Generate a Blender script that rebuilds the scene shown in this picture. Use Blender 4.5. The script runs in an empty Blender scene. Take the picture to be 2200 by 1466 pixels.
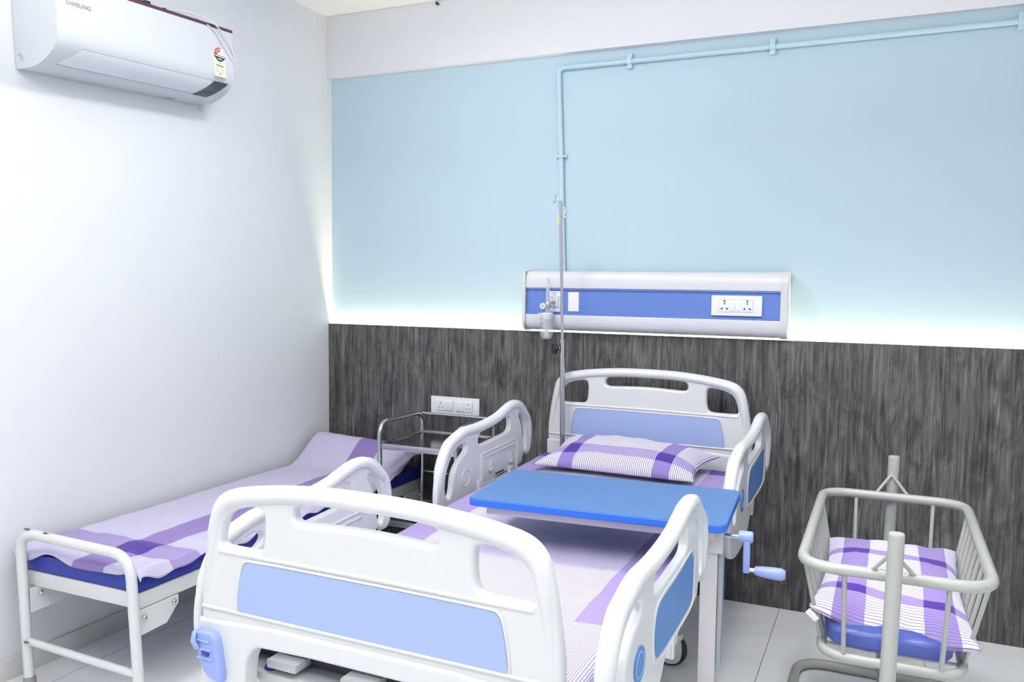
import bpy, bmesh, math, random
from mathutils import Vector, Matrix, noise

random.seed(7)
sc = bpy.context.scene
C = sc.collection
PI = math.pi

# ------------------------------------------------------------------ camera, world, lights, exposure
def look(yaw, pitch, roll):
    cy, sy = math.cos(yaw), math.sin(yaw)
    f = Vector((-sy*math.cos(pitch), cy*math.cos(pitch), -math.sin(pitch)))
    r = Vector((cy, sy, 0)); u = r.cross(f)
    c, s = math.cos(roll), math.sin(roll)
    return c*r+s*u, -s*r+c*u, f
cam_d = bpy.data.cameras.new('camera'); cam = bpy.data.objects.new('camera', cam_d); C.objects.link(cam)
R_, U_, F_ = look(.421, .072, .011)
M_ = Matrix((R_, U_, -F_)).transposed().to_4x4(); M_.translation = Vector((2.726, -3.684, 1.396))
cam.matrix_world = M_
cam_d.sensor_width = 36; cam_d.lens = 1800/2200*36; cam_d.clip_start = .05
sc.camera = cam

w = bpy.data.worlds.new('world'); sc.world = w; w.use_nodes = True
w.node_tree.nodes['Background'].inputs[0].default_value = (.97, .975, 1.0, 1)
w.node_tree.nodes['Background'].inputs[1].default_value = .50

def area(name, loc, rot, sx, sy, power, col=(1, 1, 1), spread=PI):
    l = bpy.data.lights.new(name, 'AREA'); l.shape = 'RECTANGLE'; l.size = sx; l.size_y = sy
    l.energy = power; l.color = col; l.spread = spread
    o = bpy.data.objects.new(name, l); C.objects.link(o); o.location = loc; o.rotation_euler = rot
    return o
area('ceiling_light_near_wall', (1.15, -1.25, 2.70), (0, 0, 0), .24, .24, 12.5, (1, .985, .97))
area('floor_fill_right', (2.7, -1.25, 2.70), (0, 0, 0), .4, .4, 6, (1, .985, .97), 1.7)  # added fill, spread narrowed to lighten the floor and spare the wall
area('ceiling_light_front', (1.3, -3.4, 2.70), (0, 0, 0), .5, .5, 9, (1, .985, .97))
area('ceiling_light_front_right', (2.9, -3.6, 2.70), (0, 0, 0), .5, .5, 7, (1, .985, .97))
area('ceiling_bounce_fill', (1.9, -3.0, 2.05), (PI, 0, 0), 1.2, .8, 110, (1, .985, .98))  # added upward fill, like a bounced flash; no such fitting in the room
area('cove_led_strip', (1.75, .0215, 1.105), (PI, 0, 0), 3.5, .012, 20, (1, .88, .52))

vs = sc.view_settings
vs.view_transform = 'Standard'; vs.look = 'None'; vs.gamma = 1; vs.use_curve_mapping = False
vs.exposure = .16
try:
    sc.cycles.use_denoising = True; sc.cycles.max_bounces = 8; sc.cycles.diffuse_bounces = 4
    sc.cycles.transparent_max_bounces = 12; sc.cycles.caustics_reflective = False; sc.cycles.caustics_refractive = False
    sc.cycles.sample_clamp_indirect = 4
except Exception:
    pass

# ------------------------------------------------------------------ materials
def lin(c):
    return tuple(((v/255)/12.92 if v/255 <= .04045 else ((v/255+.055)/1.055)**2.4) for v in c)
def mat(name, col, rough=.5, metal=0., bump=0., bscale=200., spec=.5, coat=0., var=0.):
    m = bpy.data.materials.new(name); m.use_nodes = True; nt = m.node_tree; b = nt.nodes['Principled BSDF']
    b.inputs['Base Color'].default_value = (*lin(col), 1); b.inputs['Roughness'].default_value = rough
    b.inputs['Metallic'].default_value = metal; b.inputs['Specular IOR Level'].default_value = spec
    b.inputs['Coat Weight'].default_value = coat
    tc = nt.nodes.new('ShaderNodeTexCoord')
    n = nt.nodes.new('ShaderNodeTexNoise'); n.inputs['Scale'].default_value = bscale; n.inputs['Detail'].default_value = 3
    nt.links.new(tc.outputs['Object'], n.inputs['Vector'])
    if bump:
        bp = nt.nodes.new('ShaderNodeBump'); bp.inputs['Strength'].default_value = bump; bp.inputs['Distance'].default_value = .001
        nt.links.new(n.outputs['Fac'], bp.inputs['Height']); nt.links.new(bp.outputs['Normal'], b.inputs['Normal'])
    if var:
        n2 = nt.nodes.new('ShaderNodeTexNoise'); n2.inputs['Scale'].default_value = 3.; n2.inputs['Detail'].default_value = 4
        nt.links.new(tc.outputs['Object'], n2.inputs['Vector'])
        mr = nt.nodes.new('ShaderNodeMapRange'); mr.inputs['To Min'].default_value = 1-var; mr.inputs['To Max'].default_value = 1
        mr.inputs['From Min'].default_value = .3; mr.inputs['From Max'].default_value = .7
        nt.links.new(n2.outputs['Fac'], mr.inputs['Value'])
        mx = nt.nodes.new('ShaderNodeMix'); mx.data_type = 'RGBA'; mx.blend_type = 'MULTIPLY'; mx.inputs['Factor'].default_value = 1
        mx.inputs['A'].default_value = (*lin(col), 1)
        nt.links.new(mr.outputs['Result'], mx.inputs['B']); nt.links.new(mx.outputs['Result'], b.inputs['Base Color'])
    return m

M = {}
M['wall'] = mat('white_wall_paint', (222, 225, 230), .85, bump=.15, bscale=60, var=.015)
M['ceiling'] = mat('ceiling_paint', (242, 242, 240), .9)
M['blue_wall'] = mat('pale_blue_wall_paint', (183, 206, 218), .8, bump=.1, bscale=60, var=.015)
M['pipe'] = mat('pale_blue_pipe_paint', (178, 208, 222), .45)
M['plastic'] = mat('white_moulded_plastic', (208, 211, 213), .28)
M['plastic_cool'] = mat('white_glossy_plastic', (212, 215, 221), .3)
M['ac_plastic'] = mat('air_conditioner_plastic', (197, 201, 207), .35)
M['panel_blue'] = mat('periwinkle_insert', (150, 168, 214), .38)
M['rail_blue'] = mat('cobalt_insert', (78, 124, 182), .35)
M['rail_ring'] = mat('pale_cobalt_ring', (128, 168, 215), .35)
M['handle_blue'] = mat('light_blue_handle_plastic', (134, 152, 208), .35)
M['deep_blue'] = mat('deep_blue_plastic', (30, 40, 150), .4)
M['table_top'] = mat('blue_laminate', (66, 104, 154), .5)
M['table_edge'] = mat('blue_edge_band', (38, 100, 205), .35)
M['steel'] = mat('stainless_steel', (190, 192, 195), .22, 1., bump=.1)
M['steel_tray'] = mat('polished_steel_tray', (140, 143, 148), .12, 1.)
M['brushed'] = mat('brushed_steel_box', (205, 203, 206), .55, .35, bump=.2, bscale=90, var=.12)
M['enamel'] = mat('white_enamel', (205, 208, 209), .3, var=.03)
M['chip'] = mat('chipped_bare_metal', (95, 88, 82), .6)
M['cot_enamel'] = mat('off_white_enamel', (166, 169, 164), .3)
M['rubber'] = mat('grey_rubber_foot', (130, 130, 126), .8)
M['black'] = mat('black_plastic', (26, 28, 32), .4)
M['tyre'] = mat('dark_tyre', (35, 38, 45), .6)
M['skirting'] = mat('pale_stone_skirting', (212, 213, 210), .4, var=.05)
M['mattress_blue'] = mat('royal_blue_rexine', (16, 40, 142), .45, bump=.3, bscale=90)
M['cot_mattress'] = mat('bright_blue_rexine', (16, 52, 158), .35, bump=.3, bscale=50)
M['maroon'] = mat('maroon_trim', (78, 42, 62), .4)
M['dark'] = mat('dark_vent', (40, 40, 48), .6)
M['grey'] = mat('grey_print', (150, 155, 165), .6)
M['seam'] = mat('grey_seam', (150, 158, 170), .6)
M['flap'] = mat('air_flap_plastic', (214, 220, 227), .35)
M['hole'] = mat('socket_hole', (70, 72, 80), .6)
M['switch'] = mat('white_switch_plastic', (235, 237, 243), .35)
M['hw_blue'] = mat('medical_blue_strip', (93, 123, 192), .4)
M['brass'] = mat('brass_fitting', (178, 178, 160), .4, .6)
M['tag'] = mat('yellowed_tape', (215, 195, 150), .7)
M['label_y'] = mat('pale_yellow_label', (232, 240, 200), .6)
M['red'] = mat('red_print', (205, 45, 60), .6)
M['green'] = mat('green_print', (95, 150, 120), .6)
M['ink'] = mat('dark_ink', (50, 52, 62), .6)
M['white_ink'] = mat('white_print', (245, 245, 245), .6)
M['cord'] = mat('grey_white_cord', (205, 205, 215), .5)
M['display'] = mat('smoked_display', (48, 60, 74), .08)
M['tag_white'] = mat('white_cloth_label', (232, 230, 238), .7)

def glass(name, col, rough=.05, alpha=.25):
    m = mat(name, col, rough, spec=.6); b = m.node_tree.nodes['Principled BSDF']
    b.inputs['Alpha'].default_value = alpha
    return m
M['clear'] = glass('clear_plastic', (225, 230, 240), .08, .32)
M['film'] = glass('clear_film', (220, 228, 240), .12, .10)
nt = M['film'].node_tree
_n = [x for x in nt.nodes if x.type == 'TEX_NOISE'][0]; _n.inputs['Scale'].default_value = 26; _n.inputs['Detail'].default_value = 6; _n.inputs['Distortion'].default_value = 1.5
_b = nt.nodes.new('ShaderNodeBump'); _b.inputs['Strength'].default_value = 1; _b.inputs['Distance'].default_value = .02
nt.links.new(_n.outputs['Fac'], _b.inputs['Height']); nt.links.new(_b.outputs['Normal'], nt.nodes['Principled BSDF'].inputs['Normal'])

def wood():
    m = bpy.data.materials.new('grey_wood_laminate'); m.use_nodes = True; nt = m.node_tree; N = nt.nodes; L = nt.links
    b = N['Principled BSDF']; b.inputs['Roughness'].default_value = .42; b.inputs['Specular IOR Level'].default_value = .35
    tc = N.new('ShaderNodeTexCoord')
    def tex(sc_, det, dist, noise_scale):
        mp = N.new('ShaderNodeMapping'); mp.inputs['Scale'].default_value = sc_; L.new(tc.outputs['Object'], mp.inputs['Vector'])
        n = N.new('ShaderNodeTexNoise'); n.inputs['Scale'].default_value = noise_scale; n.inputs['Detail'].default_value = det
        n.inputs['Distortion'].default_value = dist; n.inputs['Roughness'].default_value = .62
        L.new(mp.outputs['Vector'], n.inputs['Vector']); return n.outputs['Fac']
    a = tex((30, 1, 1.6), 6, 1.5, 1.6)
    bb = tex((150, 1, 3.2), 3, .2, 1.3)
    c = tex((9, 1, 3.4), 5, 2.2, 1.1)
    def ramp(src, p0, c0, p1, c1):
        r = N.new('ShaderNodeValToRGB'); r.color_ramp.elements[0].position = p0; r.color_ramp.elements[1].position = p1
        r.color_ramp.elements[0].color = (*lin(c0), 1); r.color_ramp.elements[1].color = (*lin(c1), 1); L.new(src, r.inputs['Fac']); return r
    r1 = ramp(a, .33, (64, 63, 67), .74, (146, 145, 147))
    r2 = ramp(bb, .30, (150, 150, 152), .72, (255, 255, 255))
    r3 = ramp(c, .32, (150, 150, 154), .62, (255, 252, 246))
    def mul(x, y, f):
        q = N.new('ShaderNodeMix'); q.data_type = 'RGBA'; q.blend_type = 'MULTIPLY'; q.inputs['Factor'].default_value = f
        L.new(x, q.inputs['A']); L.new(y, q.inputs['B']); return q.outputs['Result']
    col = mul(mul(r1.outputs['Color'], r2.outputs['Color'], .8), r3.outputs['Color'], .85)
    L.new(col, b.inputs['Base Color'])
    bp = N.new('ShaderNodeBump'); bp.inputs['Strength'].default_value = .25; bp.inputs['Distance'].default_value = .001
    L.new(bb, bp.inputs['Height']); L.new(bp.outputs['Normal'], b.inputs['Normal'])
    return m
M['wood'] = wood()

def floor_mat():
    m = bpy.data.materials.new('grey_floor_tiles'); m.use_nodes = True; nt = m.node_tree; N = nt.nodes; L = nt.links
    b = N['Principled BSDF']; b.inputs['Roughness'].default_value = .22
    tc = N.new('ShaderNodeTexCoord'); mp = N.new('ShaderNodeMapping')
    mp.inputs['Location'].default_value = (-2.352+.55*5, 1.05, 0); L.new(tc.outputs['Object'], mp.inputs['Vector'])
    sx = N.new('ShaderNodeSeparateXYZ'); L.new(mp.outputs['Vector'], sx.inputs['Vector'])
    def groove(sock, period, wdt):
        a = N.new('ShaderNodeMath'); a.operation = 'PINGPONG'; a.inputs[1].default_value = period/2; L.new(sock, a.inputs[0])
        c = N.new('ShaderNodeMath'); c.operation = 'LESS_THAN'; c.inputs[1].default_value = wdt; L.new(a.outputs[0], c.inputs[0]); return c.outputs[0]
    g1 = groove(sx.outputs['X'], .55, .0012); g2 = groove(sx.outputs['Y'], 1.1, .0012)
    mx = N.new('ShaderNodeMath'); mx.operation = 'MAXIMUM'; L.new(g1, mx.inputs[0]); L.new(g2, mx.inputs[1])
    n = N.new('ShaderNodeTexNoise'); n.inputs['Scale'].default_value = 2.2; n.inputs['Detail'].default_value = 8; n.inputs['Distortion'].default_value = 1.6
    L.new(tc.outputs['Object'], n.inputs['Vector'])
    r = N.new('ShaderNodeValToRGB'); r.color_ramp.elements[0].position = .35; r.color_ramp.elements[1].position = .65
    r.color_ramp.elements[0].color = (*lin((238, 241, 243)), 1); r.color_ramp.elements[1].color = (*lin((247, 249, 250)), 1)
    L.new(n.outputs['Fac'], r.inputs['Fac'])
    q = N.new('ShaderNodeMix'); q.data_type = 'RGBA'; L.new(mx.outputs[0], q.inputs['Factor']); L.new(r.outputs['Color'], q.inputs['A'])
    q.inputs['B'].default_value = (*lin((105, 108, 112)), 1); L.new(q.outputs['Result'], b.inputs['Base Color'])
    return m
M['floor'] = floor_mat()

def plaid(name, ub, vb, period=.0055, axis='u', ulimit=None, base=(222, 218, 236), mid=(146, 128, 188), dark=(74, 48, 140), stripe=(168, 156, 204), duty=.42, ubstripe=False, wob=.0012):
    """woven check: bands run across u and v (metres, in the UV map); fine stripes repeat along one axis"""
    m = bpy.data.materials.new(name); m.use_nodes = True; nt = m.node_tree; N = nt.nodes; L = nt.links
    b = N['Principled BSDF']; b.inputs['Roughness'].default_value = .9; b.inputs['Specular IOR Level'].default_value = .15
    b.inputs['Sheen Weight'].default_value = .15
    uv = N.new('ShaderNodeUVMap'); uv.uv_map = 'UVMap'; s = N.new('ShaderNodeSeparateXYZ')
    nz = N.new('ShaderNodeTexNoise'); nz.inputs['Scale'].default_value = 9; nz.inputs['Detail'].default_value = 2
    L.new(uv.outputs['UV'], nz.inputs['Vector'])
    vm = N.new('ShaderNodeVectorMath'); vm.operation = 'MULTIPLY_ADD'; vm.inputs[1].default_value = (wob*8, wob*8, 0)
    L.new(nz.outputs['Color'], vm.inputs[0]); L.new(uv.outputs['UV'], vm.inputs[2]); L.new(vm.outputs['Vector'], s.inputs['Vector'])
    def mt(op, a, c):
        x = N.new('ShaderNodeMath'); x.operation = op
        for i, v in enumerate((a, c)):
            if isinstance(v, (int, float)): x.inputs[i].default_value = v
            else: L.new(v, x.inputs[i])
        return x.outputs[0]
    off = wob*4
    def bands(sock, lst):
        tot = None
        for a, c in lst:
            k = mt('MULTIPLY', mt('GREATER_THAN', sock, a+off), mt('LESS_THAN', sock, c+off))
            tot = k if tot is None else mt('MAXIMUM', tot, k)
        return tot if tot is not None else mt('MULTIPLY', sock, 0.)
    mu = bands(s.outputs['X'], ub); mv = bands(s.outputs['Y'], vb)
    if ulimit: mu = mt('MULTIPLY', mu, bands(s.outputs['Y'], ulimit))
    ax = s.outputs['X' if axis == 'u' else 'Y']
    st = mt('LESS_THAN', mt('PINGPONG', ax, period/2), period/2*duty)
    def mix(f, a, c):
        q = N.new('ShaderNodeMix'); q.data_type = 'RGBA'
        if isinstance(f, (int, float)): q.inputs['Factor'].default_value = f
        else: L.new(f, q.inputs['Factor'])
        for k, v in (('A', a), ('B', c)):
            if isinstance(v, tuple): q.inputs[k].default_value = (*lin(v), 1)
            else: L.new(v, q.inputs[k])
        return q.outputs['Result']
    if axis == 'u':
        one = mix(st, base, stripe)          # plain field
        vband = mix(st, mid, tuple(int(x*.35+y*.65) for x, y in zip(mid, dark)))
        if not ubstripe: vband = mix(st, tuple(int(x*.45+y*.55) for x, y in zip(mid, base)), tuple(int(x*.55+y*.45) for x, y in zip(mid, dark)))
        uband = mix(0., mid, mid)
    else:
        one = mix(st, base, stripe)
        uband = mix(st, mid, tuple(int(x*.6+y*.4) for x, y in zip(mid, dark)))
        vband = mix(0., mid, mid)
    col = mix(mv, mix(mu, one, uband), mix(mu, vband, dark))
    tx = N.new('ShaderNodeTexNoise'); tx.inputs['Scale'].default_value = 900; tx.inputs['Detail'].default_value = 1; L.new(uv.outputs['UV'], tx.inputs['Vector'])
    mr = N.new('ShaderNodeMapRange'); mr.inputs['From Min'].default_value = .3; mr.inputs['From Max'].default_value = .7
    mr.inputs['To Min'].default_value = .86; mr.inputs['To Max'].default_value = 1.06; L.new(tx.outputs['Fac'], mr.inputs['Value'])
    q = N.new('ShaderNodeMix'); q.data_type = 'RGBA'; q.blend_type = 'MULTIPLY'; q.inputs['Factor'].default_value = 1
    L.new(col, q.inputs['A']); L.new(mr.outputs['Result'], q.inputs['B']); L.new(q.outputs['Result'], b.inputs['Base Color'])
    w1 = N.new('ShaderNodeTexNoise'); w1.inputs['Scale'].default_value = 16; w1.inputs['Detail'].default_value = 5; w1.inputs['Distortion'].default_value = .6; L.new(uv.outputs['UV'], w1.inputs['Vector'])
    bp = N.new('ShaderNodeBump'); bp.inputs['Strength'].default_value = .5; bp.inputs['Distance'].default_value = .006
    L.new(w1.outputs['Fac'], bp.inputs['Height']); L.new(bp.outputs['Normal'], b.inputs['Normal'])
    return m

# ------------------------------------------------------------------ object helpers
def thing(name, label, cat, loc=(0, 0, 0), rot=(0, 0, 0), group=None):
    o = bpy.data.objects.new(name, None); C.objects.link(o); o.location = loc; o.rotation_euler = rot
    o.empty_display_size = .05; o['label'] = label; o['category'] = cat
    if group: o['group'] = group
    return o
def tag(o, label, cat, group=None):
    o['label'] = label; o['category'] = cat
    if group: o['group'] = group
    return o
def struct(o):
    o['kind'] = 'structure'; return o

class MB:
    def __init__(s): s.v = []; s.f = []
    def add(s, vs_, fs, mtx=None):
        n = len(s.v)
        for p in vs_:
            p = Vector(p); s.v.append(mtx @ p if mtx else p)
        s.f += [tuple(i+n for i in f) for f in fs]
        return s
    def box(s, x0, x1, y0, y1, z0, z1, bev=0., mtx=None, seg=2):
        bm = bmesh.new(); bmesh.ops.create_cube(bm, size=1)
        for v in bm.verts: v.co = Vector(((x0+x1)/2+v.co.x*(x1-x0), (y0+y1)/2+v.co.y*(y1-y0), (z0+z1)/2+v.co.z*(z1-z0)))
        if bev: bmesh.ops.bevel(bm, geom=bm.edges[:]+bm.verts[:], offset=bev, segments=seg, profile=.6, affect='EDGES', clamp_overlap=True)
        bm.verts.index_update()
        s.add([v.co.copy() for v in bm.verts], [tuple(v.index for v in f.verts) for f in bm.faces], mtx); bm.free(); return s
    def tube(s, pts, r, closed=False, seg=12, mtx=None, sx=1., sy=1., up=None):
        pts = [Vector(p) for p in pts]; n = len(pts); V = []; Fc = []
        rr = r if isinstance(r, (list, tuple)) else [r]*n
        prev = None
        for i, p in enumerate(pts):
            if closed: t = pts[(i+1) % n]-pts[i-1]
            else: t = pts[min(i+1, n-1)]-pts[max(i-1, 0)]
            t.normalize()
            if up is not None: a = Vector(up); a = (a-a.dot(t)*t).normalized()
            elif prev is None:
                a = Vector((0, 0, 1)) if abs(t.z) < .9 else Vector((1, 0, 0)); a = (a-a.dot(t)*t).normalized()
            else: a = (prev-prev.dot(t)*t).normalized()
            prev = a; bq = t.cross(a)
            for k in range(seg):
                th = 2*PI*k/seg; V.append(p+a*(math.cos(th)*rr[i]*sx)+bq*(math.sin(th)*rr[i]*sy))
        m = n if closed else n-1
        for i in range(m):
            for k in range(seg):
                a0 = i*seg+k; a1 = i*seg+(k+1) % seg; b0 = ((i+1) % n)*seg+k; b1 = ((i+1) % n)*seg+(k+1) % seg
                Fc.append((a0, b0, b1, a1))
        if not closed:
            Fc.append(tuple(range(seg))); Fc.append(tuple((n-1)*seg+k for k in reversed(range(seg))))
        return s.add(V, Fc, mtx)
    def lathe(s, prof, seg=24, mtx=None):
        V = []; Fc = []; n = len(prof)
        for r, z in prof:
            for k in range(seg):
                th = 2*PI*k/seg; V.append((r*math.cos(th), r*math.sin(th), z))
        for i in range(n-1):
            for k in range(seg):
                Fc.append((i*seg+k, i*seg+(k+1) % seg, (i+1)*seg+(k+1) % seg, (i+1)*seg+k))
        if prof[0][0] > 1e-6: Fc.append(tuple(reversed(range(seg))))
        if prof[-1][0] > 1e-6: Fc.append(tuple((n-1)*seg+k for k in range(seg)))
        return s.add(V, Fc, mtx)
    def extr(s, prof, a0, a1, axis='x', mtx=None, closed=True):
        """profile (p,q) extruded along an axis; p,q are the other two axes in order"""
        def P_(a, p, q): return {'x': (a, p, q), 'y': (p, a, q), 'z': (p, q, a)}[axis]
        n = len(prof); V = [P_(a0, *p) for p in prof]+[P_(a1, *p) for p in prof]
        Fc = [(i, (i+1) % n, n+(i+1) % n, n+i) for i in range(n if closed else n-1)]
        if closed: Fc += [tuple(reversed(range(n))), tuple(range(n, 2*n))]
        return s.add(V, Fc, mtx)
    def mesh(s, me, mtx=None):
        return s.add([v.co.copy() for v in me.vertices], [tuple(p.vertices) for p in me.polygons], mtx)
    def build(s, name, m, parent=None, angle=40, recalc=True):
        me = bpy.data.meshes.new(name); me.from_pydata([tuple(v) for v in s.v], [], s.f); me.update()
        if recalc:
            bm = bmesh.new(); bm.from_mesh(me); bmesh.ops.recalc_face_normals(bm, faces=bm.faces[:]); bm.to_mesh(me); bm.free()
        me.materials.append(m)
        for p in me.polygons: p.use_smooth = True
        me.set_sharp_from_angle(angle=math.radians(angle))
        o = bpy.data.objects.new(name, me); C.objects.link(o)
        if parent: o.parent = parent
        return o

def smooth(pts, n=2, closed=True):
    pts = [Vector(p) for p in pts]
    for _ in range(n):
        q = []; m = len(pts)
        if not closed: q.append(pts[0])
        for i in range(m if closed else m-1):
            a, b = pts[i], pts[(i+1) % m]
            q += [a*.75+b*.25, a*.25+b*.75]
        if not closed: q.append(pts[-1])
        pts = q
    return pts
def catmull(pts, n=6, closed=False):
    pts = [Vector(p) for p in pts]; m = len(pts); out = []
    for i in range(m if closed else m-1):
        if closed: p0, p1, p2, p3 = pts[i-1], pts[i], pts[(i+1) % m], pts[(i+2) % m]
        else: p0, p1, p2, p3 = pts[max(i-1, 0)], pts[i], pts[i+1], pts[min(i+2, m-1)]
        for k in range(n):
            t = k/n
            out.append(.5*((2*p1)+(p2-p0)*t+(2*p0-5*p1+4*p2-p3)*t*t+(3*p1-p0-3*p2+p3)*t**3))
    if not closed: out.append(pts[-1])
    return out
def fillet(pts, r, n=6, closed=False):
    pts = [Vector(p) for p in pts]; m = len(pts); out = []
    for i, p in enumerate(pts):
        if not closed and i in (0, m-1): out.append(p); continue
        a = pts[i-1]-p; b = pts[(i+1) % m]-p; la, lb = a.length, b.length
        rr = min(r, la*.49, lb*.49)
        s_, e_ = p+a/la*rr, p+b/lb*rr
        for k in range(n+1):
            t = k/n; out.append(s_*(1-t)**2+p*2*t*(1-t)+e_*t*t)
    return out
def plate(outline, holes, t, bev=.004, res=3):
    """flat plate with rounded edges from a 2D outline and holes, centred on z=0"""
    cu = bpy.data.curves.new('plate', 'CURVE'); cu.dimensions = '2D'; cu.fill_mode = 'BOTH'
    cu.extrude = max(t/2-bev, .0001); cu.bevel_depth = bev; cu.offset = -bev; cu.bevel_resolution = res
    for ol in [outline]+list(holes):
        sp = cu.splines.new('POLY'); sp.points.add(len(ol)-1); sp.use_cyclic_u = True
        for i, p in enumerate(ol): sp.points[i].co = (p[0], p[1], 0, 1)
    o = bpy.data.objects.new('plate', cu); me = bpy.data.meshes.new_from_object(o)
    bpy.data.objects.remove(o); bpy.data.curves.remove(cu)
    return me
def rrect(x0, x1, y0, y1, r, n=5):
    out = []
    for cx, cy, a in ((x1-r, y1-r, 0), (x0+r, y1-r, PI/2), (x0+r, y0+r, PI), (x1-r, y0+r, 1.5*PI)):
        for k in range(n+1): out.append((cx+r*math.cos(a+PI/2*k/n), cy+r*math.sin(a+PI/2*k/n)))
    return out
def grid_obj(name, fn, uvfn, nu, nv, m, parent=None, thick=0., sub=0):
    me = bpy.data.meshes.new(name); V = []; Fc = []; UV = []
    for j in range(nv+1):
        for i in range(nu+1):
            V.append(fn(i/nu, j/nv)); UV.append(uvfn(i/nu, j/nv))
    for j in range(nv):
        for i in range(nu): a = j*(nu+1)+i; Fc.append((a, a+1, a+nu+2, a+nu+1))
    me.from_pydata(V, [], Fc); ul = me.uv_layers.new(name='UVMap')
    for p in me.polygons:
        p.use_smooth = True
        for li in p.loop_indices: ul.data[li].uv = UV[me.loops[li].vertex_index]
    me.materials.append(m); o = bpy.data.objects.new(name, me); C.objects.link(o)
    if parent: o.parent = parent
    if thick:
        md = o.modifiers.new('t', 'SOLIDIFY'); md.thickness = thick; md.offset = 0
    return o
def nz(x, y, z=0., s=1.): return noise.noise(Vector((x*s, y*s, z)))
def T(x=0, y=0, z=0): return Matrix.Translation((x, y, z))
def RX(a): return Matrix.Rotation(a, 4, 'X')
def RY(a): return Matrix.Rotation(a, 4, 'Y')
def RZ(a): return Matrix.Rotation(a, 4, 'Z')
# maps plate plane (x,y)->(x,z) facing -y ; and (x,y)->(y,z) facing +x
XZ = Matrix(((1, 0, 0, 0), (0, 0, -1, 0), (0, 1, 0, 0), (0, 0, 0, 1)))
YZ = Matrix(((0, 0, 1, 0), (1, 0, 0, 0), (0, 1, 0, 0), (0, 0, 0, 1)))

# ------------------------------------------------------------------ room
RW = 3.9; CEIL = 2.757
struct(MB().box(-.15, RW+.1, -5.2, .2, -.1, 0).build('floor', M['floor']))
struct(MB().box(-.15, RW+.1, -5.2, .2, CEIL, CEIL+.1).build('ceiling', M['ceiling']))
struct(MB().box(-.12, 0, -5.2, .15, 0, CEIL).build('wall_left', M['wall']))
struct(MB().box(RW, RW+.1, -5.2, .15, 0, CEIL).build('wall_right', M['wall']))
struct(MB().box(0, RW, .035, .15, 0, 2.444).build('wall_back', M['blue_wall']))
struct(MB().box(0, RW, 0, .15, 2.444, CEIL, .002).build('trim_1', M['wall']))       # plaster band over the blue panel
struct(MB().box(.0, RW, 0, .010, 0, 1.157, .001).build('trim_2', M['wood']))         # wood laminate dado
struct(MB().box(0, RW, .010, .035, 1.06, 1.085).build('trim_3', M['wall']))          # ledge of the light cove
struct(MB().box(0, .010, -5.2, 0, 0, .074, .001).build('baseboard_left', M['skirting']))

# conduit pipe painted with the wall
t = thing('wall_conduit', 'pale blue painted conduit pipe running along the top of the blue wall', 'pipe', (1.29, .02, 2.38))
pp = fillet([(2.6, 0, .006), (0, 0, 0), (.018, 0, -.40), (.038, 0, -.94)], .03)
MB().tube(pp, .0115, seg=14).build('pipe', M['pipe'], t)
def clip(px, pz, vert=False):
    m = MB()
    if vert: m.box(px-.026, px+.026, -.006, .0145, pz-.006, pz+.006, .002); m.box(px-.014, px+.014, -.0155, .010, pz-.006, pz+.006, .002)
    else: m.box(px-.011, px+.011, -.006, .0145, pz-.032, pz+.034, .002); m.box(px-.011, px+.011, -.0165, .010, pz-.014, pz+.014, .002)
    m.build('pipe_clip', M['pipe'], t)
clip(.34, .001); clip(.955, .003); clip(1.85, .005); clip(.02, -.404, True)
tag(MB().lathe([(.0, -.012), (.007, -.010), (.007, .010), (0, .012)], 12, T(.66, -.006, 2.742) @ RX(PI/2)).tube([(.66, -.012, 2.742), (.668, -.02, 2.738)], .0025, seg=6).build('ceiling_screw', M['ink']),
    'small dark screw in the white band just under the ceiling', 'screw')

# ------------------------------------------------------------------ switch plates
def socket_face(m_hole, x, z, y, big=False):
    def pin(dx, dz, r): m_hole.lathe([(r, 0), (r, .0015), (0, .0015)], 10, T(x+dx, y, z+dz) @ RX(PI/2))
    if big: pin(0, .020, .0042); pin(0, .009, .0036); pin(-.012, -.014, .0033); pin(.012, -.014, .0033); pin(-.009, -.011, .0026); pin(.009, -.011, .0026)
    else: pin(0, .014, .0030); pin(-.008, -.008, .0024); pin(.009, -.008, .0024)
def wall_sockets():
    t = thing('wall_socket_plate', 'white double socket plate on the grey wood panel above the steel trolley', 'socket', (.771, 0, .766))
    MB().box(-.1355, .1355, -.010, 0, -.045, .045, .0025).build('plate', M['switch'], t)
    for k, x0 in enumerate((-.100, .010)):
        fr = MB().box(x0, x0+.090, -.0125, -.009, -.026, .027, .0015)
        o = fr.build('socket_module', M['switch'], t)
        sx = x0+(.022 if k == 0 else .066)
        MB().box(x0+(.047 if k == 0 else .003), x0+(.087 if k == 0 else .043), -.015, -.012, -.022, .023, .0012).build('switch', M['switch'], o)
        h = MB(); socket_face(h, sx, 0, -.0124); h.build('pin_holes', M['hole'], o)
        MB().box(x0-.001, x0+.091, -.0112, -.0098, -.0272, -.0262).box(x0+.0902, x0+.0914, -.0112, -.0098, -.026, .027).build('shadow_gap', M['seam'], o)
wall_sockets()

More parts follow.
